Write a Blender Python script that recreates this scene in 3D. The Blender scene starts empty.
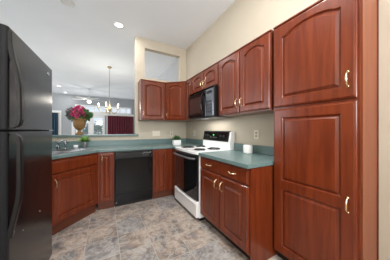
import bpy, bmesh, math, random
from mathutils import Vector, Matrix
random.seed(7)
C = bpy.context.scene.collection
S = bpy.context.scene
PI = math.pi

# ------------------------------------------------------------------ camera, world, light, exposure
cam_d = bpy.data.cameras.new('camera'); cam = bpy.data.objects.new('camera', cam_d); C.objects.link(cam)
cam.location = (0, 0, 1.21); cam.rotation_euler = (PI/2, 0, math.radians(-29))
cam_d.sensor_width = 36; cam_d.lens = 162/390*36; cam_d.clip_start = .02; cam_d.clip_end = 100
S.camera = cam
S.view_settings.view_transform = 'Standard'; S.view_settings.look = 'None'
S.view_settings.gamma = 1; S.view_settings.use_curve_mapping = False
S.view_settings.exposure = 0.18
S.cycles.max_bounces = 10; S.cycles.diffuse_bounces = 6

w = bpy.data.worlds.new('sky'); S.world = w; w.use_nodes = True
bg = w.node_tree.nodes['Background']
bg.inputs[0].default_value = (.80, .90, 1.0, 1); bg.inputs[1].default_value = .85

def area(name, loc, rot, sx, sy, power, col=(1, 1, 1)):
    l = bpy.data.lights.new(name, 'AREA'); l.shape = 'RECTANGLE'; l.size = sx; l.size_y = sy
    l.energy = power; l.color = col
    o = bpy.data.objects.new(name, l); C.objects.link(o); o.location = loc; o.rotation_euler = rot
    return o
# daylight at the far windows; rear and side fill lamps added for brightness
area('rear_fill_light', (.1, -2.42, 1.85), (PI/2+.75, 0, 0), 2.3, 1.6, 155, (.96, .98, 1))  # unseen source, added and tilted upwards to brighten the ceiling
area('daylight_far_window', (-.1, 10.8, 1.9), (-PI/2, 0, 0), 3.2, 1.6, 14, (.93, .97, 1))
area('side_fill_light', (-5.75, 6.5, 1.8), (0, -PI/2-.45, 0), 2.2, 6.0, 160, (.96, .98, 1))  # added on the unseen left side, tilted up to lift both ceilings

CEIL = 3.14; XR = 1.70; YB = 3.50; YF = 11.0; XL = -1.25; YR = -2.5
CT = .914

# ------------------------------------------------------------------ materials
def mat(name, col, rough=.5, metal=0, coat=0, emit=None, es=0, spec=.5):
    m = bpy.data.materials.new(name); m.use_nodes = True
    b = m.node_tree.nodes['Principled BSDF']
    b.inputs['Base Color'].default_value = (*col, 1); b.inputs['Roughness'].default_value = rough
    b.inputs['Metallic'].default_value = metal; b.inputs['Coat Weight'].default_value = coat; b.inputs['Coat Roughness'].default_value = .16 if coat < .4 else .04
    b.inputs['Specular IOR Level'].default_value = spec
    if emit: b.inputs['Emission Color'].default_value = (*emit, 1); b.inputs['Emission Strength'].default_value = es
    return m
def nodes(m): return m.node_tree.nodes, m.node_tree.links, m.node_tree.nodes['Principled BSDF']
def noisy(name, c1, c2, scale=(5, 5, 5), rough=.5, detail=6, bump=0, bscale=60, coat=0, metal=0, lo=.35, hi=.65, dist=0, spec=.5):
    m = mat(name, c1, rough, metal, coat, spec=spec); N, L, b = nodes(m)
    tc = N.new('ShaderNodeTexCoord'); mp = N.new('ShaderNodeMapping'); mp.inputs['Scale'].default_value = scale
    L.new(tc.outputs['Object'], mp.inputs[0])
    n = N.new('ShaderNodeTexNoise'); n.inputs['Scale'].default_value = 1; n.inputs['Detail'].default_value = detail
    n.inputs['Distortion'].default_value = dist
    L.new(mp.outputs[0], n.inputs['Vector'])
    r = N.new('ShaderNodeValToRGB'); r.color_ramp.elements[0].position = lo; r.color_ramp.elements[1].position = hi
    r.color_ramp.elements[0].color = (*c1, 1); r.color_ramp.elements[1].color = (*c2, 1)
    L.new(n.outputs['Fac'], r.inputs[0]); L.new(r.outputs[0], b.inputs['Base Color'])
    if bump:
        n2 = N.new('ShaderNodeTexNoise'); n2.inputs['Scale'].default_value = bscale
        L.new(tc.outputs['Object'], n2.inputs['Vector'])
        bp = N.new('ShaderNodeBump'); bp.inputs['Strength'].default_value = bump; bp.inputs['Distance'].default_value = .002
        L.new(n2.outputs['Fac'], bp.inputs['Height']); L.new(bp.outputs[0], b.inputs['Normal'])
    return m

M = {}
M['cherry'] = noisy('cherry_wood', (.115, .018, .0045), (.182, .033, .0085), (26, 26, 2.2), .30, 8, 0, coat=.28, spec=.35, dist=.4)
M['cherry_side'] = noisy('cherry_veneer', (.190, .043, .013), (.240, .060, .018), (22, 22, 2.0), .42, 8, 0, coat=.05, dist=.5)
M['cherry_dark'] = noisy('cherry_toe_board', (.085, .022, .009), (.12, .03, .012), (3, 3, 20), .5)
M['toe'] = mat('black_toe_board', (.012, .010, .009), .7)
M['cream'] = noisy('cream_wall_paint', (.545, .485, .385), (.565, .505, .405), (3, 3, 3), .75, 2, .05, 200)
M['white_paint'] = noisy('pale_grey_wall_paint', (.50, .515, .535), (.52, .535, .555), (2, 2, 2), .8, 2, .05, 200)
M['far_grey'] = noisy('grey_wall_paint', (.34, .355, .37), (.36, .375, .39), (2, 2, 2), .8, 2, .05, 200)
M['ceiling'] = noisy('ceiling_paint', (.87, .905, .95), (.89, .925, .97), (2, 2, 2), .85, 2, .1, 260)
M['trim'] = mat('white_trim_paint', (.78, .78, .77), .45)
M['counter'] = noisy('green_laminate', (.115, .184, .180), (.158, .238, .234), (60, 60, 60), .30, 6, 0, lo=.3, hi=.7)
M['splash'] = M['counter']
M['black_gloss'] = mat('black_gloss', (.004, .004, .0045), .10, 0, 0, spec=.32)
M['black_satin'] = noisy('black_appliance_steel', (.004, .004, .005), (.009, .009, .011), (240, 240, 8), .20, 3, .05, 420, spec=.5)
M['black_plastic'] = mat('black_plastic', (.006, .006, .0065), .35, spec=.4)
M['fridge_side'] = noisy('fridge_side_paint', (.008, .008, .009), (.012, .012, .013), (200, 200, 200), .55, 3, .2, 300, spec=.15)
M['glass_black'] = mat('black_oven_glass', (.006, .006, .007), .05, 0, 1)
M['mw_glass'] = mat('microwave_window_glass', (.03, .018, .018), .08, 0, 1)
M['white_enamel'] = mat('white_enamel', (.90, .90, .90), .18, 0, .4)
M['grey_bar'] = mat('grey_handle', (.12, .122, .126), .3, .3)
M['panel_reflection'] = mat('microwave_panel_reflection', (.13, .145, .165), .12, .4, .5)  # blue-grey stands in for window light reflected in the black panel
M['brass'] = mat('polished_brass', (.86, .66, .40), .22, 1)
M['chrome'] = mat('chrome', (.42, .43, .45), .2, 1)
M['steel'] = noisy('brushed_steel', (.30, .31, .32), (.40, .41, .42), (10, 150, 10), .28, 4, metal=1)
M['plate'] = mat('outlet_plate', (.74, .69, .57), .4)
M['slot'] = mat('outlet_slot', (.30, .27, .22), .5)
M['white_ceramic'] = mat('white_ceramic', (.85, .85, .83), .3, 0, .3)
M['zinc'] = mat('zinc_pot', (.33, .34, .34), .35, .7)
M['leaf_light'] = noisy('light_green_leaf', (.16, .33, .06), (.28, .50, .12), (30, 30, 30), .5)
M['leaf_dark'] = noisy('dark_green_leaf', (.035, .11, .03), (.10, .21, .07), (40, 40, 40), .5)
M['shrub'] = noisy('pale_shrub_leaf', (.55, .60, .60), (.7, .75, .75), (3, 3, 3), .8)
M['leaf_grey'] = noisy('grey_green_leaf', (.10, .13, .11), (.22, .22, .21), (30, 30, 30), .6)
M['pink'] = noisy('pink_petal', (.42, .015, .09), (.80, .10, .30), (25, 25, 25), .5)
M['urn'] = noisy('bronze_gold_wicker', (.13, .065, .018), (.40, .215, .075), (70, 70, 110), .5, 4, .5, 120)
M['bulb'] = mat('lit_bulb', (1, .95, .85), .4, emit=(1, .86, .66), es=5)
M['fan_globe'] = mat('lit_frosted_globe', (1, 1, 1), .4, emit=(1, .93, .82), es=2)
M['lamp_lens'] = mat('lit_downlight_lens', (1, 1, 1), .4, emit=(1, .98, .95), es=4)
M['lens_off'] = mat('unlit_downlight_lens', (.78, .78, .78), .4)
M['antique'] = mat('antique_brass', (.50, .40, .24), .35, .9)
M['fan_white'] = mat('fan_blade_white', (.62, .62, .62), .4)
M['burgundy'] = noisy('burgundy_curtain_cloth', (.070, .006, .014), (.14, .014, .028), (40, 40, 1), .8)
M['navy'] = noisy('dark_blue_curtain_cloth', (.012, .040, .065), (.03, .08, .12), (40, 40, 1), .8)
M['carpet'] = noisy('beige_carpet', (.42, .38, .32), (.5, .46, .4), (60, 60, 60), .9)
M['lawn'] = noisy('lawn_grass', (.10, .18, .06), (.16, .26, .09), (5, 5, 5), .9)
M['soap'] = mat('clear_scrub_cup', (.80, .82, .84), .2)
M['led'] = mat('green_clock_digits', (.02, .3, .05), .4, emit=(.12, 1, .3), es=1.0)
M['label'] = mat('grey_print', (.55, .56, .58), .5)

def glass_mat():
    m = bpy.data.materials.new('window_glass'); m.use_nodes = True
    N, L = m.node_tree.nodes, m.node_tree.links; N.clear()
    out = N.new('ShaderNodeOutputMaterial'); mx = N.new('ShaderNodeMixShader'); tr = N.new('ShaderNodeBsdfTransparent')
    gl = N.new('ShaderNodeBsdfGlossy'); gl.inputs['Roughness'].default_value = .05; fr = N.new('ShaderNodeFresnel')
    L.new(fr.outputs[0], mx.inputs[0]); L.new(tr.outputs[0], mx.inputs[1]); L.new(gl.outputs[0], mx.inputs[2]); L.new(mx.outputs[0], out.inputs[0])
    return m
M['glass'] = glass_mat()

def floor_mat():
    m = mat('slate_look_tile', (.3, .27, .24), .38); N, L, b = nodes(m)
    tc = N.new('ShaderNodeTexCoord')
    mp = N.new('ShaderNodeMapping'); mp.inputs['Location'].default_value = (.18, .10, 0); L.new(tc.outputs['Object'], mp.inputs[0])
    br = N.new('ShaderNodeTexBrick'); br.offset = 0; br.inputs['Scale'].default_value = 1
    br.inputs['Brick Width'].default_value = .307; br.inputs['Row Height'].default_value = .307
    br.inputs['Mortar Size'].default_value = .0028; br.inputs['Mortar Smooth'].default_value = .2; br.inputs['Bias'].default_value = 0
    br.inputs['Color1'].default_value = (0, 0, 0, 1); br.inputs['Color2'].default_value = (1, 1, 1, 1); br.inputs['Mortar'].default_value = (.5, .5, .5, 1)
    L.new(mp.outputs[0], br.inputs['Vector'])
    # offset the veining per tile so that it breaks at the joints
    sc = N.new('ShaderNodeVectorMath'); sc.operation = 'SCALE'; sc.inputs['Scale'].default_value = 7.0; L.new(br.outputs['Color'], sc.inputs[0])
    ad = N.new('ShaderNodeVectorMath'); ad.operation = 'ADD'; L.new(tc.outputs['Object'], ad.inputs[0]); L.new(sc.outputs[0], ad.inputs[1])
    def nz(scale, det, rough, dist, off):
        a = N.new('ShaderNodeVectorMath'); a.operation = 'ADD'; a.inputs[1].default_value = off; L.new(ad.outputs[0], a.inputs[0])
        n = N.new('ShaderNodeTexNoise'); n.inputs['Scale'].default_value = scale; n.inputs['Detail'].default_value = det
        n.inputs['Roughness'].default_value = rough; n.inputs['Distortion'].default_value = dist; L.new(a.outputs[0], n.inputs['Vector']); return n
    def ramp(src, stops):
        r = N.new('ShaderNodeValToRGB'); e = r.color_ramp.elements
        e[0].position, e[0].color = stops[0][0], (*stops[0][1], 1); e[1].position, e[1].color = stops[-1][0], (*stops[-1][1], 1)
        for p, c in stops[1:-1]:
            k = e.new(p); k.color = (*c, 1)
        L.new(src, r.inputs[0]); return r
    n = nz(5.0, 8, .62, .35, (0, 0, 0))
    r0 = ramp(n.outputs['Fac'], [(.36, (.19, .19, .19)), (.45, (.28, .235, .205)), (.52, (.36, .275, .22)), (.60, (.47, .395, .33)), (.68, (.33, .315, .30))])
    v = nz(7.0, 9, .7, .9, (3, 7, 1))
    rv = ramp(v.outputs['Fac'], [(.44, (0, 0, 0)), (.495, (1, 1, 1)), (.55, (0, 0, 0))])
    v2 = nz(10.0, 6, .65, .6, (11, 2, 5))
    rd_ = ramp(v2.outputs['Fac'], [(.36, (.62, .60, .60)), (.50, (1, 1, 1))])
    mv = N.new('ShaderNodeMixRGB'); mv.inputs[2].default_value = (.60, .54, .48, 1)
    vm = N.new('ShaderNodeMath'); vm.operation = 'MULTIPLY'; vm.inputs[1].default_value = .62; L.new(rv.outputs[0], vm.inputs[0])
    L.new(vm.outputs[0], mv.inputs[0]); L.new(r0.outputs[0], mv.inputs[1])
    r = N.new('ShaderNodeMixRGB'); r.blend_type = 'MULTIPLY'; r.inputs[0].default_value = 1; L.new(mv.outputs[0], r.inputs[1]); L.new(rd_.outputs[0], r.inputs[2])
    # some tiles are blue grey
    tr = N.new('ShaderNodeValToRGB'); tr.color_ramp.elements[0].position = .60; tr.color_ramp.elements[1].position = .80; L.new(br.outputs['Color'], tr.inputs[0])
    hs = N.new('ShaderNodeHueSaturation'); hs.inputs['Saturation'].default_value = .2; hs.inputs['Value'].default_value = .82; L.new(r.outputs[0], hs.inputs['Color'])
    bl = N.new('ShaderNodeMixRGB'); bl.blend_type = 'MULTIPLY'; bl.inputs[0].default_value = 1; bl.inputs[2].default_value = (.93, 1, 1.07, 1); L.new(hs.outputs[0], bl.inputs[1])
    mt = N.new('ShaderNodeMath'); mt.operation = 'MULTIPLY'; mt.inputs[1].default_value = .55; L.new(tr.outputs[0], mt.inputs[0])
    mx = N.new('ShaderNodeMixRGB'); L.new(mt.outputs[0], mx.inputs[0]); L.new(r.outputs[0], mx.inputs[1]); L.new(bl.outputs[0], mx.inputs[2])
    g = N.new('ShaderNodeMixRGB'); g.inputs[2].default_value = (.50, .46, .41, 1); L.new(br.outputs['Fac'], g.inputs[0]); L.new(mx.outputs[0], g.inputs[1])
    L.new(g.outputs[0], b.inputs['Base Color'])
    bp = N.new('ShaderNodeBump'); bp.inputs['Strength'].default_value = .25; bp.inputs['Distance'].default_value = .003
    L.new(n.outputs['Fac'], bp.inputs['Height']); L.new(bp.outputs[0], b.inputs['Normal'])
    return m
M['floor'] = floor_mat()

# ------------------------------------------------------------------ helpers
def obj(name, bm, m, parent=None, smooth=False):
    me = bpy.data.meshes.new(name); bm.to_mesh(me); bm.free()
    me.materials.append(M[m] if isinstance(m, str) else m)
    if smooth:
        for p in me.polygons: p.use_smooth = True
    o = bpy.data.objects.new(name, me); C.objects.link(o)
    if parent: o.parent = parent
    return o
def tag(o, label, cat, group=None):
    o['label'] = label; o['category'] = cat
    if group: o['group'] = group
    return o
def thing(name, label, cat, loc=(0, 0, 0), rotz=0, group=None):
    o = bpy.data.objects.new(name, None); C.objects.link(o); o.empty_display_size = .1
    o.location = loc; o.rotation_euler = (0, 0, rotz)
    return tag(o, label, cat, group)
def struct(name, bm, m):
    o = obj(name, bm, m); o['kind'] = 'structure'; return o
def nb(): return bmesh.new()
def box(bm, x0, x1, y0, y1, z0, z1, bev=0):
    t = bmesh.new(); bmesh.ops.create_cube(t, size=1)
    for v in t.verts:
        v.co = Vector(((x0+x1)/2 + v.co.x*(x1-x0), (y0+y1)/2 + v.co.y*(y1-y0), (z0+z1)/2 + v.co.z*(z1-z0)))
    if bev: bmesh.ops.bevel(t, geom=t.edges[:], offset=bev, segments=2, affect='EDGES', profile=.5)
    me = bpy.data.meshes.new('t'); t.to_mesh(me); t.free(); bm.from_mesh(me); bpy.data.meshes.remove(me)
    return bm
def bx(*a, **k): return box(nb(), *a, **k)
def prism(bm, pts, z0, z1, bev=0):
    t = bmesh.new(); lo = [t.verts.new((x, y, z0)) for x, y in pts]; hi = [t.verts.new((x, y, z1)) for x, y in pts]
    t.faces.new(lo[::-1]); t.faces.new(hi); n = len(pts)
    for i in range(n): t.faces.new((lo[i], lo[(i+1) % n], hi[(i+1) % n], hi[i]))
    bmesh.ops.recalc_face_normals(t, faces=t.faces)
    if bev: bmesh.ops.bevel(t, geom=t.edges[:], offset=bev, segments=2, affect='EDGES', profile=.5)
    me = bpy.data.meshes.new('t'); t.to_mesh(me); t.free(); bm.from_mesh(me); bpy.data.meshes.remove(me)
    return bm
def tube(bm, pts, r, n=8, flat=1.0):
    pts = [Vector(p) for p in pts]; rs = r if isinstance(r, (list, tuple)) else [r]*len(pts); rings = []
    up0 = None
    for i, p in enumerate(pts):
        d = (pts[min(i+1, len(pts)-1)] - pts[max(i-1, 0)]).normalized()
        if up0 is None:
            up0 = Vector((0, 0, 1)) if abs(d.z) < .9 else Vector((1, 0, 0))
        a = d.cross(up0).normalized(); b = a.cross(d).normalized(); up0 = b
        rings.append([bm.verts.new(p + a*math.cos(2*PI*k/n)*rs[i]*flat + b*math.sin(2*PI*k/n)*rs[i]) for k in range(n)])
    for i in range(len(rings)-1):
        for k in range(n): bm.faces.new((rings[i][k], rings[i][(k+1) % n], rings[i+1][(k+1) % n], rings[i+1][k]))
    bm.faces.new(rings[0][::-1]); bm.faces.new(rings[-1])
    return bm
def lathe(bm, prof, cx=0, cy=0, cz=0, n=24, axis='z'):
    rings = []
    for r, z in prof:
        ring = []
        for k in range(n):
            a = 2*PI*k/n; x, y = math.cos(a)*r, math.sin(a)*r
            co = (cx+x, cy+y, cz+z) if axis == 'z' else ((cx+z, cy+x, cz+y) if axis == 'x' else (cx+x, cy+z, cz+y))
            ring.append(bm.verts.new(co))
        rings.append(ring)
    for i in range(len(rings)-1):
        for k in range(n): bm.faces.new((rings[i][k], rings[i][(k+1) % n], rings[i+1][(k+1) % n], rings[i+1][k]))
    if prof[0][0] > 1e-5: bm.faces.new(rings[0][::-1])
    if prof[-1][0] > 1e-5: bm.faces.new(rings[-1])
    bmesh.ops.remove_doubles(bm, verts=bm.verts[:], dist=1e-6)
    bmesh.ops.recalc_face_normals(bm, faces=bm.faces[:])
    return bm
def boolean_cut(o, cutters):
    for bm in cutters:
        c = obj('cutter', bm, 'trim'); md = o.modifiers.new('b', 'BOOLEAN'); md.operation = 'DIFFERENCE'; md.object = c; md.solver = 'EXACT'
        bpy.context.view_layer.update()
        dg = bpy.context.evaluated_depsgraph_get(); me = bpy.data.meshes.new_from_object(o.evaluated_get(dg))
        o.modifiers.clear(); o.data = me; bpy.data.objects.remove(c)

# raised-panel door in local frame: x 0..w, z 0..h, back at y=0, front at y=-t
def region(bm, X0, X1, Z0, Z1, t, ins, st, arch, rail=None, toprail=None):
    K = 14; rail = rail or st; toprail = toprail or st
    def loop(x0, x1, z0, z1, y, a):
        cx, hw = (x0+x1)/2, (x1-x0)/2; P = [(x0, z0), (x1, z0)]
        for i in range(K+1):
            s = 1 - 2*i/K; q = min(1, abs(s)/.88)
            P.append((cx + s*hw, z1 - a*(1-math.sqrt(max(0, 1-(q*.92)**2)))/(1-math.sqrt(1-.92**2))))
        return [bm.verts.new((p[0], y, p[1])) for p in P]
    l, r, b, tp = ins
    px0, px1, pz0, pz1 = X0+st, X1-st, Z0+rail, Z1-toprail
    L = [loop(X0, X1, Z0, Z1, -(t-.010), 0), loop(X0+l*.35, X1-r*.35, Z0+b*.35, Z1-tp*.35, -t+.005, 0), loop(X0+l*.8, X1-r*.8, Z0+b*.8, Z1-tp*.8, -t+.004, 0), loop(X0+l, X1-r, Z0+b, Z1-tp, -t, 0)]
    for d, y in ((0, -t), (.003, -t+.0005), (.006, -t+.007), (.011, -t+.013), (.015, -t+.013), (.032, -t+.003), (.034, -t)):
        L.append(loop(px0+d, px1-d, pz0+d, pz1-d, y, arch))
    n = len(L[0])
    for i in range(len(L)-1):
        for k in range(n): bm.faces.new((L[i][k], L[i][(k+1) % n], L[i+1][(k+1) % n], L[i+1][k]))
    bm.faces.new(L[-1])
def panel_door(w, h, t=.022, arch=0, st=.055, split=None, rail=None, toprail=None):
    bm = nb()
    V = [bm.verts.new(p) for p in ((0, 0, 0), (w, 0, 0), (w, 0, h), (0, 0, h))]; F = [bm.verts.new((v.co.x, -(t-.010), v.co.z)) for v in V]
    bm.faces.new(V)
    for i in range(4): bm.faces.new((V[i], F[i], F[(i+1) % 4], V[(i+1) % 4]))
    e = .013
    if split is None: region(bm, 0, w, 0, h, t, (e, e, e, e), st, arch, rail, toprail)
    else:
        region(bm, 0, w, 0, split, t, (e, e, e, 0), st, 0, st, .036)
        region(bm, 0, w, split, h, t, (e, e, 0, e), st, arch, .036, st)
    bmesh.ops.remove_doubles(bm, verts=bm.verts[:], dist=1e-5)
    bmesh.ops.recalc_face_normals(bm, faces=bm.faces[:])
    return bm
def slab_front(w, h, t=.02):   # drawer front with a stepped ogee edge
    bm = nb(); L = []
    for d, y in ((0, 0), (0, -t*.55), (.006, -t*.75), (.010, -t*.75), (.016, -t), ):
        L.append([bm.verts.new(p) for p in ((d, y, d), (w-d, y, d), (w-d, y, h-d), (d, y, h-d))])
    for i in range(len(L)-1):
        for k in range(4): bm.faces.new((L[i][k], L[i][(k+1) % 4], L[i+1][(k+1) % 4], L[i+1][k]))
    bm.faces.new(L[-1]); bm.faces.new(L[0][::-1]); bmesh.ops.recalc_face_normals(bm, faces=bm.faces[:])
    return bm
def pull(parent, x, z, vertical=True, ln=.095, t=.02):
    bm = nb(); P = []; R = []
    for i in range(17):
        s = -1 + 2*i/16; off = .004 + .026*(1-abs(s)**3.0); a = s*ln/2
        P.append((x, -t-off, z+a) if vertical else (x+a, -t-off, z)); R.append(.0042 + .0028*(1-abs(s)) + (.0018 if abs(s) > .9 else 0))
    tube(bm, P, R, 10)
    for s in (-1, 1):
        a = s*ln/2
        c = (x, z+a) if vertical else (x+a, z)
        lathe(bm, [(.0001, -.009), (.0065, -.007), (.0085, -.003), (.0085, .001)], c[0], -t, c[1], 12, 'y')
    return obj('handle', bm, 'brass', parent, True)
def add_door(root, x0, x1, z0, z1, arch=0, hand=None, name='door', m='cherry', y=0, **k):
    d = obj(name, panel_door(x1-x0, z1-z0, arch=arch, **k), m, root); d.location = (x0, y, z0)
    if hand: pull(d, hand[0], hand[1])
    return d
def add_drawer(root, x0, x1, z0, z1, handle=True, name='drawer'):
    d = obj(name, slab_front(x1-x0, z1-z0), 'cherry', root); d.location = (x0, 0, z0)
    if handle: pull(d, (x1-x0)/2, (z1-z0)/2, False)
    return d

# ------------------------------------------------------------------ the room
struct('floor', bx(-1.35, XR+.1, YR-.1, YB+.06, -.1, 0), 'floor')
struct('floor_living_room', bx(-6.1, XR+.1, YB+.06, YF+.2, -.1, 0), 'carpet')
struct('floor_side_room', bx(-6.1, -1.35, 2.3, YB+.06, -.1, 0), 'carpet')
struct('ceiling', bx(-6.1, XR+.1, YR-.1, YF+.2, CEIL, CEIL+.1), 'ceiling')
struct('wall_right', bx(XR, XR+.1, YR, YB+.06, 0, CEIL), 'cream')
struct('wall_right_living_room', bx(XR, XR+.1, YB+.06, YF, 0, CEIL), 'white_paint')
struct('wall_left', bx(XL-.1, XL, YR, 2.35, 0, CEIL), 'cream')
struct('wall_left_half', bx(XL-.1, XL, 2.35, YB, 0, 1.09), 'cream')
o = struct('wall_back', bx(.544, XR, YB, YB+.12, 0, CEIL), 'cream')
boolean_cut(o, [bx(.728, 1.54, YB-.1, YB+.3, 2.325, 2.944)])
struct('wall_back_half', bx(XL-.1, .544, YB, YB+.12, 0, 1.09), 'cream')
o = struct('wall_front', bx(XL-.1, XR+.1, YR-.1, YR, 0, CEIL), 'cream'); boolean_cut(o, [bx(-1.15, 1.35, YR-.2, YR+.1, 1.0, 2.7)])  # unseen rear window opening, added to let daylight in
bm = nb()
for a in ((-1.15, -1.10, 1.0, 2.7), (1.30, 1.35, 1.0, 2.7), (-1.10, 1.30, 1.0, 1.05), (-1.10, 1.30, 2.65, 2.7), (.075, .125, 1.05, 2.65)):
    box(bm, a[0], a[1], YR-.08, YR-.02, a[2], a[3])
wf = struct('window_2', bm, 'trim'); g = obj('window_glass', bx(-1.1, 1.3, YR-.055, YR-.05, 1.05, 2.65), 'glass', wf); g['kind'] = 'structure'
o = struct('wall_far', bx(-6.1, XR+.1, YF, YF+.15, 0, CEIL), 'far_grey')
boolean_cut(o, [bx(-1.45, 1.46, YF-.1, YF+.3, 2.20, 2.62), bx(-1.42, -.02, YF-.1, YF+.3, .06, 2.06), bx(.08, 1.46, YF-.1, YF+.3, .06, 2.06)])
o = struct('wall_left_living_room', bx(-6.1, -6.0, 2.3, YF, 0, CEIL), 'far_grey')
boolean_cut(o, [bx(-6.2, -5.9, 3.6, 9.4, .7, 2.9)])  # unseen side opening, added so light can enter
struct('wall_side_room', bx(-6.0, XL-.1, 2.25, 2.35, 0, CEIL), 'far_grey')

def window(name, x0, x1, z0, z1, vs, hs, y=YF, f=.055):
    bm = nb()
    box(bm, x0, x0+f, y-.03, y+.10, z0, z1); box(bm, x1-f, x1, y-.03, y+.10, z0, z1)
    box(bm, x0+f, x1-f, y-.03, y+.10, z0, z0+f); box(bm, x0+f, x1-f, y-.03, y+.10, z1-f, z1)
    for v in vs: box(bm, v-.02, v+.02, y+.01, y+.05, z0+f, z1-f)
    for h in hs: box(bm, x0+f, x1-f, y+.012, y+.048, h-.015, h+.015)
    o = struct(name, bm, 'trim'); g = obj('window_glass', bx(x0+f*.9, x1-f*.9, y+.028, y+.032, z0+f*.9, z1-f*.9), 'glass', o); g['kind'] = 'structure'
window('window_1', -1.45, 1.46, 2.20, 2.62, [-1.0, -.55, -.1, .35, .8, 1.15], [])
window('window_3', .08, 1.46, .06, 2.06, [.77], [])
window('door_1', -1.42, -.70, .06, 2.06, [], [], f=.14)
window('door_2', -.70, -.02, .06, 2.06, [], [], f=.12)
# doorway on the left of the far wall, with white casing
bm = nb(); box(bm, -2.16, -2.04, YF-.03, YF, 0, 2.12); box(bm, -3.1, -2.04, YF-.03, YF, 2.12, 2.24); box(bm, -3.1, -2.98, YF-.03, YF, 0, 2.12)
struct('trim_1', bm, 'trim')
struct('trim_2', bx(-1.62, 1.62, YF-.035, YF, 2.07, 2.19), 'trim')
struct('trim_3', bx(-1.60, -1.46, YF-.03, YF, 0, 2.07), 'trim')
struct('baseboard_right', bx(XR-.012, XR, YR, .39, 0, .09), 'trim')
struct('ground', bx(-25, 25, YF+.2, 40, -.15, -.05), 'lawn')

# ------------------------------------------------------------------ base cabinets
TK = .105
RB = math.radians(-90)
# 45 degree sink cabinet in the left corner
d_rot = PI/4; W = .652
def diag_(a, b): return (-.325 + .7071*(a-b), 2.6 + .7071*(a+b))   # along and behind the slanted front
r = thing('sink_cabinet', 'cherry corner sink cabinet set at an angle beside the black refrigerator', 'cabinet', (-.556, 2.369, 0), d_rot)
bm = prism(nb(), [(0, 0), (W, 0), (W+.31, .49), (W/2+.2, .80), (-.14, .47)], TK, .872); cb = obj('cabinet_body', bm, 'cherry', r)
boolean_cut(cb, [prism(nb(), [diag_(a, b)[:2] for a, b in ((-.40, .085), (.40, .085), (.40, .43), (-.40, .43))], .70, 1.0)])
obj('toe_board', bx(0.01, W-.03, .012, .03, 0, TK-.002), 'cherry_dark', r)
add_drawer(r, .025, W-.03, .705, .845, False, 'false_drawer_front')
add_door(r, .025, W-.03, .135, .690, 0, (.032, .455))
# narrow cabinet left of the dishwasher
r = thing('narrow_base_cabinet', 'narrow cherry base cabinet between angled sink cabinet and dishwasher', 'cabinet', (-.094, 2.83, 0))
obj('cabinet_body', bx(.0, .218, 0, .60, TK, .872), 'cherry', r); obj('toe_board', bx(0, .218, .012, .03, 0, TK-.002), 'cherry_dark', r)
add_door(r, .022, .200, .125, .852, 0, (.030, .650), st=.042)
# cabinet between dishwasher and range corner
r = thing('corner_base_cabinet', 'cherry base cabinet right of dishwasher in the corner by the range', 'cabinet', (.728, 2.83, 0))
bm = bx(0, .357, 0, .60, TK, .872); box(bm, .357, .96, -.205, .60, TK, .872); obj('cabinet_body', bm, 'cherry', r)
bm = bx(0, .375, .012, .03, 0, TK-.002); box(bm, .375, .39, -.205, .03, 0, TK-.002); obj('toe_board', bm, 'cherry_dark', r)
add_door(r, .035, .255, .125, .852, 0, None, st=.048)
# right base cabinet with two drawers and two doors
yA, yB = 1.832, 1.0; W = yA-yB
r = thing('drawer_base_cabinet', 'cherry base cabinet with two drawers and two doors right of the white range', 'cabinet', (1.105, yA, 0), RB)
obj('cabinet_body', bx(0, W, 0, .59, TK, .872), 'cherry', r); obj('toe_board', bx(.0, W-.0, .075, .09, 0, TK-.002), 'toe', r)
e_ = obj('end_panel', bx(W, W+.006, 0.0, .59, 0.0, .872), 'cherry', r)
m_ = W/2
for a, b, hx in ((.012, m_-.006, None), (m_+.006, W-.012, None)):
    add_drawer(r, a, b, .725, .858)
add_door(r, .012, m_-.006, .118, .708, 0, (m_-.018-.044, .49), st=.062)
add_door(r, m_+.006, W-.012, .118, .708, 0, (.044, .49), st=.062)

# ------------------------------------------------------------------ upper cabinets
UB, UT = 1.405, 2.165
# on the back wall
r = thing('wall_cabinet', 'cherry wall cabinet with one arched door at the left end of the upper run', 'cabinet', (.592, 3.19, UB))
H = UT-UB
bm = bx(0, .476, 0, .31, 0, H); obj('cabinet_body', bm, 'cherry', r)
add_door(r, .018, .462, .012, H-.012, .035, (.03, .10), toprail=.05)
obj('crown_edge', bx(-.006, .476, -.012, .31, H, H+.014, bev=.003), 'cherry', r)
# diagonal corner cabinet
L_ = math.hypot(.33, .29)
rz = -math.atan2(.29, .33)
r = thing('wall_cabinet', 'angled cherry wall cabinet filling the corner left of the microwave', 'cabinet', (1.07, 3.19, UB), rz)
def loc_xy(x, y):   # world to local of this cabinet
    dx, dy = x-1.07, y-3.19; c, s = math.cos(-rz), math.sin(-rz)
    return (dx*c-dy*s, dx*s+dy*c)
pts = [loc_xy(*p) for p in ((1.07, 3.19), (1.40, 2.90), (1.70, 2.90), (1.70, 3.50), (1.07, 3.50))]
obj('cabinet_body', prism(nb(), pts, 0, H), 'cherry', r)
add_door(r, .03, L_-.03, .012, H-.012, .035, (.032, .10), toprail=.05)
obj('crown_edge', prism(nb(), [loc_xy(*p) for p in ((1.07, 3.178), (1.392, 2.895), (1.70, 2.895), (1.70, 3.50), (1.07, 3.50))], H, H+.014), 'cherry', r)
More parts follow.
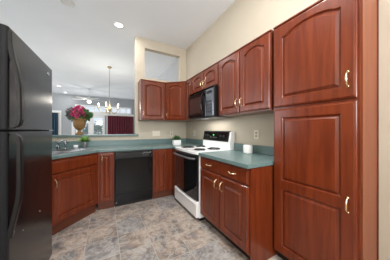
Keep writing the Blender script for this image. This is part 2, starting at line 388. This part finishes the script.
# right wall
def upper(y1, y0, z0, doors, label, end=True, depth=.30):
    W = y1-y0; h = UT-z0
    r = thing('wall_cabinet', label, 'cabinet', (1.40+.0, y1, z0), RB)
    obj('cabinet_body', bx(0, W-.002, 0, depth, 0, h), 'cherry', r)
    for a, b, arch, hand in doors: add_door(r, a, b, .012, h-.012, arch, hand, toprail=.05, st=.058 if b-a > .3 else .05)
    obj('crown_edge', bx(0, W-.002, -.012, depth, h, h+.014, bev=.003), 'cherry', r)
    return r
upper(2.898, 2.610, UB, [(.055, .275, .03, (.195, .12))], 'narrow cherry wall cabinet between the angled corner cabinet and the microwave')
upper(2.608, 1.834, 1.842, [(.008, .382, .03, (.345, .10)), (.392, .766, .03, (.030, .10))], 'short cherry wall cabinet with two arched doors above the microwave')
upper(1.832, 1.004, UB, [(.012, .408, .042, (.365, .115)), (.420, .818, .045, (.032, .115))], 'tall cherry wall cabinet with two arched doors between microwave and pantry')
# pantry
y1, y0 = .986, .387; W = y1-y0
r = thing('pantry_cabinet', 'tall floor-standing cherry pantry cabinet with two large doors at the right', 'cabinet', (1.405, y1, 0), RB)
obj('cabinet_body', bx(0, W, 0, .295, TK, UT), 'cherry', r)
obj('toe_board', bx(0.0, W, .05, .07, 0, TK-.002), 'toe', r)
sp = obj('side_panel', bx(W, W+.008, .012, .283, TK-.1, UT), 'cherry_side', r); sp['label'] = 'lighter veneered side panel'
obj('side_trim', bx(W, W+.014, .283, .295, .0, UT, bev=.002), 'cherry_dark', r)
obj('crown_edge', bx(0, W+.008, -.012, .295, UT, UT+.014, bev=.003), 'cherry', r)
add_door(r, .012, W-.012, 1.418, UT-.012, .05, (W-.03-.036, .125), name='door', st=.075, toprail=.06)
add_door(r, .012, W-.012, .09, 1.398, 0, (W-.03-.036, .63), name='door', st=.075, split=.63)

# ------------------------------------------------------------------ worktops
CB = .876
poly = [(1.063, 2.598), (1.70, 2.598), (1.70, 3.50), (-1.25, 3.50), (-1.25, 1.95), (-.62, 1.95), (-.62, 2.27), (-.085, 2.805), (1.063, 2.805)]
top = obj('worktop', prism(nb(), poly, CB, CT, .004), 'counter')
tag(top, 'green laminate worktop running behind the sink and dishwasher to the corner', 'worktop')
# sink frame: origin at diagonal face middle, x along the face, y inwards
def diag(a, b, z=0): return (-.325 + .7071*(a-b), 2.6 + .7071*(a+b), z)
bm = prism(nb(), [diag(a, b)[:2] for a, b in ((-.375, .095), (.375, .095), (.375, .415), (-.375, .415))], .8, 1.0)
boolean_cut(top, [bm])
bm = bx(-1.25, 1.70, YB-.02, YB-.001, CT, 1.016, bev=.003); box(bm, 1.68, 1.699, 2.598, YB-.02, CT, 1.016, bev=.003)
box(bm, -1.249, -1.23, 1.95, YB-.02, CT, 1.016, bev=.003)
obj('backsplash', bm, 'splash', top)
rt = obj('worktop', prism(nb(), [(1.063, .987), (1.70, .987), (1.70, 1.833), (1.063, 1.833)], CB, CT, .004), 'counter')
# clear the pantry: the worktop end butts against it
tag(rt, 'green laminate worktop over the drawer cabinet, right of the white range', 'worktop')
obj('backsplash', bx(1.68, 1.699, .990, 1.833, CT, 1.016, bev=.003), 'splash', rt)
lg = obj('bar_ledge', bx(XL-.15, .60, 3.455, 3.70, 1.09, 1.122, bev=.004), 'counter')
boolean_cut(lg, [bx(.544, .9, 3.499, 3.621, 1.0, 1.2)])
tag(lg, 'green laminate bar ledge capping the half wall behind the sink', 'ledge')

# ------------------------------------------------------------------ sink and faucet
sk = thing('kitchen_sink', 'stainless steel double bowl sink set in the corner worktop', 'sink', diag(0, 0, CT), PI/4)
bm = nb()
for x0, x1, y0, y1 in ((-.40, .40, .07, .10), (-.40, .40, .41, .50), (-.40, -.37, .10, .41), (.37, .40, .10, .41), (-.015, .015, .10, .41)): box(bm, x0, x1, y0, y1, -.001, .006, bev=.002)
obj('rim', bm, 'steel', sk)
for x0, x1 in ((-.37, -.015), (.015, .37)):
    bm = nb(); dz = -.17
    P = [(x0, .10), (x1, .10), (x1, .41), (x0, .41)]; Q = [(x0+.02, .12), (x1-.02, .12), (x1-.02, .39), (x0+.02, .39)]
    a = [bm.verts.new((p[0], p[1], .003)) for p in P]; b = [bm.verts.new((p[0], p[1], dz)) for p in Q]
    for i in range(4): bm.faces.new((a[i], a[(i+1) % 4], b[(i+1) % 4], b[i]))
    bm.faces.new(b); obj('bowl', bm, 'steel', sk)
    obj('drain', lathe(nb(), [(.04, 0), (.04, .004), (.0001, .002)], (x0+x1)/2, .25, dz+.001), 'chrome', sk)
fa = thing('faucet', 'low chrome faucet with lever at the back of the sink', 'faucet', diag(.085, .46, CT+.0065), PI/4)
obj('base_plate', bx(-.10, .07, -.025, .025, 0, .008, bev=.003), 'chrome', fa)
obj('body', lathe(nb(), [(.022, .008), (.020, .05), (.018, .075), (.0001, .085)], 0, 0, 0), 'chrome', fa, True)
obj('spout', tube(nb(), [(0, 0, .05), (0, -.03, .11), (0, -.09, .145), (0, -.16, .14), (0, -.185, .11)], [.012, .011, .010, .010, .011], 10), 'chrome', fa, True)
obj('lever', tube(nb(), [(0, 0, .08), (-.01, .015, .12), (-.02, .03, .155)], [.008, .007, .009], 8), 'chrome', fa, True)
sp = thing('side_sprayer', 'small chrome side sprayer standing right of the faucet', 'sprayer', diag(.185, .46, CT+.0065), PI/4)
obj('collar', lathe(nb(), [(.020, 0), (.018, .015), (.012, .02)]), 'chrome', sp, True)
obj('spray_head', lathe(nb(), [(.010, .018), (.012, .06), (.016, .095), (.012, .115), (.0001, .12)]), 'chrome', sp, True)
tag(obj('scrub_cup', lathe(nb(), [(.028, 0), (.033, .05), (.030, .05), (.025, .004), (.0001, .004)], *diag(.33, .445, CT+.0065)[:2], CT+.0065), 'soap', None, True), 'small pale cup on the back rim of the sink', 'cup')

# ------------------------------------------------------------------ dishwasher
dw = thing('dishwasher', 'black built-in dishwasher under the green worktop', 'dishwasher', (.130, 2.83, 0))
obj('tub_body', bx(.002, .592, .0, .58, .06, .868), 'black_plastic', dw)
d = obj('door', bx(.006, .588, -.022, 0, .195, .755, bev=.004), 'black_gloss', dw)
c = obj('control_panel', bx(.006, .588, -.030, 0, .760, .866, bev=.005), 'black_plastic', dw)
obj('grip_recess', bx(.02, .40, -.033, -.029, .848, .858), 'black_gloss', c)
for i in range(6):
    obj('button', bx(.42+.024*i, .434+.024*i, -.034, -.029, .818+.012*(i % 2), .826+.012*(i % 2), bev=.001), 'label', c)
obj('dial', lathe(nb(), [(.018, 0), (.016, -.014), (.0001, -.015)], .545, -.030, .795, 16, 'y'), 'black_gloss', c)
for i in range(3): obj('indicator', bx(.43+.03*i, .440+.03*i, -.032, -.029, .786, .790), 'label', c)
obj('lower_panel', bx(.006, .588, -.012, .0, .045, .185, bev=.003), 'black_gloss', dw)
obj('kick_plate', bx(.006, .588, .01, .03, 0, .06), 'black_plastic', dw)
obj('badge', bx(.012, .030, -.0145, -.012, .060, .070), 'label', dw)

# ------------------------------------------------------------------ range
rg = thing('electric_range', 'white freestanding electric range with black oven door and coil burners', 'stove', (1.05, 2.594, 0), RB)
RW = .758
obj('oven_body', bx(0, RW, .03, .63, .045, .885), 'white_enamel', rg)
bm = nb()   # cooktop with a gently bowed front edge
fr = [(RW*i/12, -.028*math.sin(PI*i/12)**.6 if 0 < i < 12 else 0) for i in range(13)]
prism(bm, fr + [(RW, .56), (0, .56)], .885, .922, .004); obj('cooktop', bm, 'white_enamel', rg)
def bowed(z0, z1, y_in, off, x0=0, x1=RW, bev=.003):
    P = [(x0+(x1-x0)*i/12, off - .022*(math.sin(PI*(x0+(x1-x0)*i/12)/RW)**.7)) for i in range(13)]
    return prism(nb(), P + [(x1, y_in), (x0, y_in)], z0, z1, bev)
od = obj('oven_door', bowed(.275, .868, .03, .005, .006, RW-.006), 'glass_black', rg)
obj('vent_strip', bowed(.868, .884, .04, .012, .004, RW-.004, 0), 'black_plastic', rg)
bm = nb(); P = [(.03+(RW-.06)*i/14, -.052 - .020*math.sin(PI*i/14)**.7 + (.035 if i in (0, 14) else 0), .828) for i in range(15)]
tube(bm, P, .014, 10); obj('handle', bm, 'grey_bar', od, True)
obj('oven_window', bowed(.36, .72, -.004, .0035, .10, RW-.10, 0), 'glass_black', od)
sd = obj('storage_drawer', bx(.004, RW-.004, -.012, .03, .055, .262, bev=.008), 'white_enamel', rg)
obj('drawer_lip', bx(.02, RW-.02, -.022, .0, .228, .244, bev=.005), 'white_enamel', sd)
obj('base_frame', bx(.02, RW-.02, .05, .60, 0, .045), 'black_plastic', rg)
for bxp, byp, br in ((.19, .15, .098), (.57, .15, .080), (.19, .40, .080), (.57, .40, .098)):
    b = obj('burner', lathe(nb(), [(br+.012, .922), (br+.012, .926), (br, .925), (br*.6, .918+.006), (.0001, .924)], bxp, byp, 0, 32), 'chrome', rg, True)
    bm = nb(); P = []; n = 110
    for i in range(n):
        t_ = i/(n-1); rr = .018 + (br-.018)*t_; a = t_*2*PI*4.5; P.append((bxp+rr*math.cos(a), byp+rr*math.sin(a), .931))
    tube(bm, P, .0065, 6, 1.0); obj('coil', bm, 'black_plastic', b, True)
# backguard
bm = nb()
def side_prof(bm, prof, x0, x1):
    a = [bm.verts.new((x0, y, z)) for y, z in prof]; b = [bm.verts.new((x1, y, z)) for y, z in prof]; n = len(prof)
    bm.faces.new(a[::-1]); bm.faces.new(b)
    for i in range(n): bm.faces.new((a[i], a[(i+1) % n], b[(i+1) % n], b[i]))
    bmesh.ops.recalc_face_normals(bm, faces=bm.faces[:]); return bm
bk = obj('backguard', side_prof(bm, [(.555, .90), (.645, .90), (.645, 1.188), (.610, 1.192), (.592, 1.18), (.559, 1.02)], 0, RW), 'white_enamel', rg)
bm = side_prof(nb(), [(.588, 1.178), (.5545, 1.030), (.5605, 1.030), (.594, 1.178)], .004, RW-.045); obj('control_glass', bm, 'black_gloss', bk)
bm = side_prof(nb(), [(.588, 1.195), (.640, 1.195), (.640, 1.180), (.588, 1.178)], .0, RW-.03); obj('top_cap', bm, 'black_plastic', bk)
def on_panel(x, z):  # y of the sloping control face
    return .5575 + (z-1.045)/(.133)*.0305
c = obj('clock_display', bx(.305, .335, on_panel(0, 1.125)-.004, on_panel(0, 1.125)+.003, 1.118, 1.134), 'led', bk)
for x in (.07, .15, .52, .60, ):
    obj('knob', lathe(nb(), [(.021, .004), (.020, -.010), (.014, -.020), (.0001, -.020)], x, on_panel(0, 1.11), 1.11, 18, 'y'), 'black_plastic', bk, False)
for i in range(5): obj('button', bx(.23+.045*i, .245+.045*i, on_panel(0, 1.09)-.002, on_panel(0, 1.09)+.002, 1.087, 1.092), 'label', bk)

# ------------------------------------------------------------------ microwave
mw = thing('microwave', 'black over-the-range microwave with reddish window hung under short cabinet', 'microwave', (1.325, 2.596, 1.400), RB)
MW, MH = .758, .437
obj('casing', bx(0, MW, 0, .37, 0, MH, bev=.003), 'black_plastic', mw)
d = obj('door', bx(.004, .565, -.025, 0, .012, MH-.035, bev=.006), 'black_gloss', mw)
obj('door_window', bx(.055, .44, -.028, -.024, .075, MH-.105), 'mw_glass', d)
bm = nb(); P = [(.515, -.030-.045*math.sin(PI*i/12)**.6, .04+(MH-.11)*i/12) for i in range(13)]; tube(bm, P, .012, 10, 1.3); obj('handle', bm, 'black_gloss', d, True)
cp = obj('control_panel', bx(.570, MW-.004, -.022, 0, .012, MH-.035, bev=.005), 'panel_reflection', mw)
obj('display', bx(.60, MW-.035, -.025, -.021, MH-.10, MH-.065), 'black_gloss', cp)
for i in range(4):
    for j in range(3): obj('key', bx(.600+.044*j, .632+.044*j, -.0245, -.021, .06+.05*i, .088+.05*i, bev=.001), 'black_plastic', cp)
bm = nb()
for i in range(5): box(bm, .02, MW-.02, -.016, -.002, MH-.030+.0055*i, MH-.0275+.0055*i)
obj('vent_grille', bm, 'black_gloss', mw)
obj('bottom_vent', bx(.04, MW-.04, .03, .32, -.006, 0), 'grey_bar', mw)

lf = obj('lamp_lens', bx(.30, .46, .06, .12, -.010, -.006), 'lens_off', mw)
l = bpy.data.lights.new('hood_lamp', 'AREA'); l.shape = 'RECTANGLE'; l.size = .5; l.size_y = .1; l.energy = 2.6; l.color = (1, .97, .93)
o = bpy.data.objects.new('hood_lamp', l); C.objects.link(o); o.parent = mw; o.location = (MW/2, .16, -.02)
# ------------------------------------------------------------------ refrigerator
fr_rot = math.atan2(-.019, .70)
FX, FY = -.442, 1.200
# local frame: x runs to the back wall (door width), y runs to the left (depth), front towards -y
fg = thing('refrigerator', 'large black top-freezer refrigerator at the left', 'refrigerator', (FX, FY, 0), PI/2 + fr_rot)
FW, FH, FS = .735, 1.752, 1.207
obj('fridge_case', bx(.004, FW-.004, .068, .74, .03, FH-.012, bev=.006), 'fridge_side', fg)
obj('base_grille', bx(.01, FW-.01, .05, .075, .0, .075), 'black_plastic', fg)
def rounded_door(z0, z1):
    r_ = .022; P = []
    for i in range(7):
        a = PI/2*i/6; P.append((FW - r_ + r_*math.sin(a), r_ - r_*math.cos(a)))
    P += [(FW, .062), (0, .062)]
    for i in range(7):
        a = PI/2*i/6; P.append((r_ - r_*math.cos(a), r_ - r_*math.sin(a)))
    # order: right-front corner -> right back -> left back -> left front
    return prism(nb(), P, z0, z1, 0)
fd = obj('freezer_door', rounded_door(FS+.006, FH), 'black_satin', fg)
rd = obj('refrigerator_door', rounded_door(.085, FS-.006), 'black_satin', fg)
for o in (fd, rd):      # the folded edges of the doors are smooth paint, only the face is textured
    o.data.materials.append(M['fridge_side'])
    for p in o.data.polygons:
        if abs(p.normal.x) > .55: p.material_index = 1
def strap(path, name, parent):
    bm = nb(); rings = []
    for i, (o_, z, wd) in enumerate(path):
        rings.append([bm.verts.new((x, y, z)) for x, y in ((.012, -o_+.014), (.012, -o_), (.018, -o_-.005), (.012+wd, -o_-.005), (.018+wd, -o_), (.018+wd, -o_+.014))])
    n = 6
    for i in range(len(rings)-1):
        for k in range(n): bm.faces.new((rings[i][k], rings[i][(k+1) % n], rings[i+1][(k+1) % n], rings[i+1][k]))
    bm.faces.new(rings[0]); bm.faces.new(rings[-1][::-1]); bmesh.ops.recalc_face_normals(bm, faces=bm.faces[:])
    return obj(name, bm, 'black_plastic', parent, False)
A_ = [(.006, FH-.02, .025), (.008, FH-.09, .025), (.018, FH-.16, .026), (.032, FH-.23, .028), (.041, FH-.30, .030), (.044, FH-.38, .030), (.044, FS+.055, .030), (.036, FS+.028, .03), (.016, FS+.014, .03), (.004, FS+.012, .03)]
strap(A_, 'handle', fd)
B_ = [(.004, FS-.014, .03), (.016, FS-.016, .03), (.036, FS-.032, .03), (.044, FS-.06, .030), (.044, .92, .030), (.040, .84, .028), (.028, .77, .026), (.014, .70, .024), (.006, .64, .022)]
strap(B_, 'handle', rd)
obj('screw_cap', lathe(nb(), [(.005, .002), (.004, -.002), (.0001, -.002)], .030, -.013, .665, 10, 'y'), 'chrome', rd)
for x in (.17, .43): obj('screw_cap', lathe(nb(), [(.004, .002), (.003, -.002), (.0001, -.002)], x, 0, .60, 10, 'y'), 'chrome', rd)
bd = nb(); lathe(bd, [(.026, .001), (.025, -.003), (.0001, -.0035)], 0, 0, 0, 24, 'y')
for v in bd.verts: v.co.z *= .62; v.co.x += .615; v.co.z += 1.690
obj('badge', bd, 'chrome', fd)
obj('centre_hinge', bx(FW-.12, FW-.01, -.008, .03, FS-.005, FS+.005), 'chrome', fg)
obj('hinge_cover', bx(FW-.10, FW-.01, .01, .10, FH-.012, FH+.010, bev=.004), 'black_plastic', fg)

# ------------------------------------------------------------------ outlets and switches
def plate(loc, rz, gangs, label, kind):
    wd = .07 + .046*(gangs-1)
    r = thing('switch_plate' if kind == 'switch' else 'outlet_plate', label, kind, loc, rz)
    obj('cover_plate', bx(-wd/2, wd/2, -.006, -.0005, -.0575, .0575, bev=.002), 'plate', r)
    for g in range(gangs):
        x = (g-(gangs-1)/2)*.046
        if kind == 'switch': obj('toggle', bx(x-.017, x+.017, -.008, -.005, -.033, .033, bev=.001), 'plate', r)
        else:
            for z in (-.02, .02): obj('receptacle', bx(x-.016, x+.016, -.0075, -.005, z-.013, z+.013, bev=.001), 'slot', r)
plate((.972, YB, 1.135), 0, 3, 'wide cream switch plate on back wall under the left wall cabinet', 'switch')
plate((1.325, YB, 1.12), 0, 1, 'cream outlet on back wall above the white potted plant', 'outlet')
plate((XR, 3.10, 1.14), RB, 1, 'cream outlet on right wall left of the range', 'outlet')
plate((XR, 1.437, 1.152), RB, 1, 'cream outlet on right wall above the white canister', 'outlet')

# ------------------------------------------------------------------ things on the worktops
cn = thing('canister', 'small round white canister on worktop right of the range', 'canister', (1.585, 1.475, CT))
obj('jar', lathe(nb(), [(.050, 0), (.056, .004), (.058, .012), (.058, .098), (.055, .106), (.051, .108), (.049, .100), (.049, .07), (.0001, .07)], n=32), 'white_ceramic', cn, True)
obj('wax', lathe(nb(), [(.047, .071), (.047, .082), (.0001, .080)]), 'white_ceramic', cn)

def leaves(n, rad, h, m, root, z0, name='foliage', wd=.010, droop=.3, ln=(.06, .12), spread=1.0):
    bm = nb()
    for i in range(n):
        a = random.uniform(0, 2*PI); r0 = rad*.35*random.random()**.5; L = random.uniform(*ln)
        tilt = random.uniform(.05, 1.0)*spread; c, s = math.cos(a), math.sin(a); hz = z0 + random.uniform(0, h*.35)
        P = []
        for k in range(4):
            t = k/3; out = r0 + L*t*math.sin(tilt); z = hz + L*t*math.cos(tilt) - droop*L*t*t*math.sin(tilt)
            ww = wd*(.6, 1, .8, .08)[k]
            P.append((bm.verts.new((c*out - s*ww, s*out + c*ww, z)), bm.verts.new((c*out + s*ww, s*out - c*ww, z+.002))))
        for k in range(3): bm.faces.new((P[k][0], P[k][1], P[k+1][1], P[k+1][0]))
    o = obj(name, bm, m, root); return o
pt = thing('potted_plant', 'leafy green plant in a square white pot in the corner by the range', 'plant', (1.265, 3.05, CT))
bm = nb(); box(bm, -.078, .078, -.05, .05, 0, .095, bev=.006); obj('pot', bm, 'white_ceramic', pt)
obj('soil', bx(-.07, .07, -.042, .042, .094, .098), 'leaf_dark', pt)
leaves(420, .11, .06, 'leaf_dark', pt, .09, wd=.008, ln=(.04, .10), spread=1.15)
pp = thing('potted_plant', 'bright green bushy plant in a small grey metal pot behind the sink', 'plant', (-.300, 3.25, CT))
obj('pot', lathe(nb(), [(.034, 0), (.036, .003), (.043, .092), (.045, .10), (.041, .10), (.040, .092), (.0001, .09)], n=24), 'zinc', pp, True)
leaves(420, .08, .07, 'leaf_light', pp, .095, wd=.006, ln=(.04, .10), spread=1.25)
leaves(120, .08, .05, 'leaf_dark', pp, .085, wd=.005, ln=(.03, .08), spread=1.25, name='stems')

# flower urn on the bar ledge
un = thing('flower_urn', 'footed golden urn of pink flowers on the bar ledge', 'flower arrangement', (-.405, 3.565, 1.122))
prof = [(.060, 0), (.064, .006), (.062, .022), (.035, .045), (.026, .065), (.030, .085), (.066, .115), (.088, .150), (.098, .205), (.100, .255), (.108, .275), (.110, .290), (.104, .295), (.096, .285), (.0001, .27)]
obj('urn', lathe(nb(), prof, n=36), 'urn', un, True)
obj('rim_band', lathe(nb(), [(.102, .262), (.112, .268), (.113, .284), (.102, .290)], n=36), 'urn', un, True)
def leaf_mass(name, cen, rad, n, size, m, hollow=.45):
    bm = nb()
    for i in range(n):
        v = Vector((random.gauss(0, 1), random.gauss(0, 1), random.gauss(0, 1))).normalized(); k = random.uniform(hollow, 1)
        p = Vector(cen) + Vector((v.x*rad[0], v.y*rad[1], v.z*rad[2]))*k
        d = (v + Vector((random.uniform(-.6, .6), random.uniform(-.6, .6), random.uniform(-.3, .6)))).normalized()
        s_ = d.cross(Vector((random.random(), random.random(), random.random()))).normalized()
        L = size*random.uniform(.7, 1.3); W_ = L*.32; q = s_.cross(d)*L*.12
        a = bm.verts.new(p); b = bm.verts.new(p+d*L*.5+s_*W_+q); c = bm.verts.new(p+d*L); e = bm.verts.new(p+d*L*.5-s_*W_+q)
        bm.faces.new((a, b, c)); bm.faces.new((a, c, e))
    return obj(name, bm, m, un)
leaf_mass('foliage', (.03, 0, .355), (.135, .11, .085), 420, .065, 'leaf_dark')
gl = leaf_mass('filler_sprigs', (-.115, 0, .37), (.060, .07, .095), 220, .045, 'leaf_grey'); gl['label'] = 'grey-mauve filler sprigs'
spots = [(-.09, -.06, .46), (-.03, -.09, .49), (.03, -.08, .46), (.09, -.05, .48), (.14, -.03, .44), (-.13, -.03, .43), (-.05, -.12, .42), (.02, -.13, .39), (.08, -.11, .41),
         (-.08, .03, .49), (0, .02, .53), (.07, .03, .51), (.13, .05, .46), (-.10, -.10, .38), (.0, -.06, .52), (.13, -.08, .38), (-.02, -.14, .35), (-.16, .02, .40), (.05, -.12, .45)]
def blossom(seed):
    rnd = random.Random(seed); bm = nb()
    for ring, (rr, el, n) in enumerate(((.016, 1.25, 5), (.030, .85, 8), (.040, .4, 10), (.042, -.1, 10))):
        for k in range(n):
            a = 2*PI*(k+.5*ring)/n + rnd.uniform(-.15, .15); c, s = math.cos(a), math.sin(a); e = el + rnd.uniform(-.15, .15)
            def pnt(t, w): 
                o_ = rr*t*math.cos(e) ; z = rr*t*math.sin(e) - .008*ring
                return bm.verts.new((c*o_ - s*w, s*o_ + c*w, z))
            A = pnt(.15, -.003); B = pnt(.15, .003); Cc = pnt(.75, .013); D = pnt(.75, -.013); E = pnt(1.05, .006); F = pnt(1.05, -.006)
            bm.faces.new((A, B, Cc, D)); bm.faces.new((D, Cc, E, F))
    return bm
b0 = None
for i, (x, y, z) in enumerate(spots):
    if b0 is None: b0 = obj('blossom', blossom(3), 'pink', un); b = b0
    else: b = b0.copy(); C.objects.link(b); b.parent = un
    b.location = (x*.82-.01, y*.9, z-.01); v = Vector((x, y-.03, z-.32)); b.rotation_euler = v.to_track_quat('Z', 'Y').to_euler(); k = random.uniform(.85, 1.2); b.scale = (k, k, k)

# ------------------------------------------------------------------ ceiling fixtures
def point(name, loc, power, col, rad=.03, parent=None):
    l = bpy.data.lights.new(name, 'POINT'); l.energy = power; l.color = col; l.shadow_soft_size = rad
    o = bpy.data.objects.new(name, l); C.objects.link(o); o.location = loc
    if parent: o.parent = parent
    return o
def can(x, y, label, lit, power=0, rad=.095, group=None):
    r = thing('recessed_light', label, 'ceiling light', (x, y, CEIL), 0, group)
    obj('trim_ring', lathe(nb(), [(rad*.72, -.001), (rad*.72, -.010), (rad*.98, -.007), (rad, -.001)], n=32), 'trim', r, True)
    obj('lens', lathe(nb(), [(rad*.70, -.001), (rad*.70, -.005), (.0001, -.006)], n=32), 'lamp_lens' if lit else 'lens_off', r)
    if power:
        l = bpy.data.lights.new('downlight', 'AREA'); l.shape = 'DISK'; l.size = rad*1.3; l.energy = power*.85; l.color = (1, .985, .97)
        o = bpy.data.objects.new('downlight_bulb', l); C.objects.link(o); o.parent = r; o.location = (0, 0, -.02)
can(.22, 3.28, 'bright recessed downlight above the sink run, nearest lit ceiling light', True, 13)
can(-.50, 3.07, 'recessed light cut by the top edge above the refrigerator', False, 0)
can(-1.77, 9.1, 'upper of two small recessed lights far off over the living room', True, 5, .10)
can(-1.79, 10.5, 'lower of two small recessed lights, next to the far grey wall', True, 5, .10)
can(.55, .9, 'unseen recessed light added over the pantry side of the kitchen', True, 36)  # out of view, added to light the worktop
can(.40, -1.0, 'unseen recessed light added behind the camera', True, 26)  # out of view, added as extra kitchen light

# chandelier
ch = thing('chandelier', 'brass chandelier with candle bulbs hanging on a long rod', 'chandelier', (.115, 5.61, CEIL))
obj('canopy', lathe(nb(), [(.065, 0), (.065, -.012), (.03, -.045), (.008, -.05)], n=24), 'antique', ch, True)
obj('rod', tube(nb(), [(0, 0, -.045), (0, 0, -1.13)], .008, 8), 'antique', ch)
obj('centre_column', lathe(nb(), [(.010, -1.10), (.028, -1.13), (.016, -1.17), (.045, -1.23), (.062, -1.28), (.040, -1.34), (.020, -1.38), (.030, -1.41), (.018, -1.45), (.0001, -1.47)], n=24), 'antique', ch, True)
for i in range(5):
    a = 2*PI*i/5 + .62; c, s = math.cos(a), math.sin(a)
    P = [(.03, -1.33), (.10, -1.40), (.19, -1.41), (.26, -1.36), (.29, -1.28)]
    arm = obj('arm', tube(nb(), [(c*p, s*p, z) for p, z in P], .009, 8), 'antique', ch, True)
    obj('candle_cup', lathe(nb(), [(.010, -1.285), (.034, -1.270), (.036, -1.262), (.010, -1.262), (.009, -1.20), (.0001, -1.198)], c*.29, s*.29), 'antique', arm, True)
    obj('bulb', lathe(nb(), [(.008, -1.198), (.015, -1.18), (.017, -1.165), (.010, -1.14), (.0001, -1.115)], c*.29, s*.29, 0, 14), 'bulb', arm, True)
    point('candle_light', (c*.29, s*.29, -1.14), 5.5, (1, .93, .82), .03, ch)

# ceiling fan
cf = thing('ceiling_fan', 'white ceiling fan with lit globe in the far living room', 'ceiling fan', (-.66, 9.06, CEIL))
obj('canopy', lathe(nb(), [(.075, 0), (.07, -.03), (.02, -.07)], n=20), 'fan_white', cf, True)
obj('downrod', tube(nb(), [(0, 0, -.05), (0, 0, -.42)], .014, 8), 'fan_white', cf)
obj('motor_housing', lathe(nb(), [(.03, -.40), (.11, -.43), (.13, -.47), (.12, -.53), (.06, -.56)], n=24), 'fan_white', cf, True)
for i in range(5):
    a = 2*PI*i/5 + .3; c, s = math.cos(a), math.sin(a); bm = nb()
    Q = [(.12, -.03, -.50), (.24, -.065, -.505), (.66, -.075, -.515), (.70, -.04, -.515), (.70, .04, -.50), (.66, .075, -.495), (.24, .065, -.485), (.12, .03, -.49)]
    lo = [bm.verts.new((c*x - s*y, s*x + c*y, z)) for x, y, z in Q]; hi = [bm.verts.new((c*x - s*y, s*x + c*y, z+.008)) for x, y, z in Q]
    bm.faces.new(lo[::-1]); bm.faces.new(hi)
    for k in range(8): bm.faces.new((lo[k], lo[(k+1) % 8], hi[(k+1) % 8], hi[k]))
    obj('blade', bm, 'fan_white', cf)
obj('light_globe', lathe(nb(), [(.05, -.56), (.085, -.58), (.092, -.61), (.07, -.65), (.03, -.67), (.0001, -.675)], n=24), 'fan_globe', cf, True)
point('globe_light', (0, 0, -.80), 9, (1, .95, .88), .08, cf)

# ------------------------------------------------------------------ living room
def curtain(name, x0, x1, y, z0, z1, m, label, folds):
    bm = nb(); n = folds*8; F = []
    for i in range(n+1):
        x = x0+(x1-x0)*i/n; yy = y + .035*math.sin(i/8*2*PI); F.append((x, yy))
    for dy in (0, .006):
        lo = [bm.verts.new((x, yy+dy, z0)) for x, yy in F]; hi = [bm.verts.new((x, yy+dy, z1)) for x, yy in F]
        for i in range(n): bm.faces.new((lo[i], lo[i+1], hi[i+1], hi[i]))
    r = thing(name, label, 'curtain', ((x0+x1)/2, y, z0))
    for v in bm.verts: v.co -= Vector(((x0+x1)/2, y, z0))
    bmesh.ops.recalc_face_normals(bm, faces=bm.faces[:])
    obj('curtain_cloth', bm, m, r, True)
    obj('curtain_rod', tube(nb(), [(-(x1-x0)/2-.06, 0, z1-z0+.012), ((x1-x0)/2+.06, 0, z1-z0+.012)], .012, 8), 'antique', r)
curtain('curtain', .12, 1.55, YF-.12, .03, 2.05, 'burgundy', 'burgundy curtain hanging over the right far window', 11)
curtain('curtain', -2.95, -2.17, YF-.10, .03, 2.10, 'navy', 'dark blue curtain in the doorway at the far left', 8)
# shrub outside the glass door
for (x, y, s_, lab) in ((-.55, 13.5, 1.0, 'grey green shrub outside the glass door'), (-3.0, 14.5, 1.1, 'grey green shrub further out, left of the other outdoor shrub')):
    r = thing('garden_shrub', lab, 'shrub', (x, y, -.05))
    un = r
    leaf_mass('foliage', (0, 0, .95*s_), (.75*s_, .6*s_, .85*s_), 900, .22, 'shrub', .5)
    obj('stem', tube(nb(), [(0, 0, 0), (.03, 0, .5), (0, .02, 1.0)], [.05, .04, .02], 8), 'urn', r)

# ------------------------------------------------------------------ groups of repeats
GR = {'ceiling light': 'recessed ceiling lights', 'outlet': 'outlets above the worktops', 'curtain': 'living room curtains', 'shrub': 'shrubs in the garden', 'plant': 'small potted plants on the worktop'}
for o in list(bpy.data.objects):
    if o.parent is None and o.get('category'):
        if o.name.startswith('wall_cabinet'): o['group'] = 'wall cabinets'
        elif o.name.startswith(('sink_cabinet', 'narrow_base', 'corner_base', 'drawer_base')): o['group'] = 'base cabinets'
        elif o['category'] in GR: o['group'] = GR[o['category']]
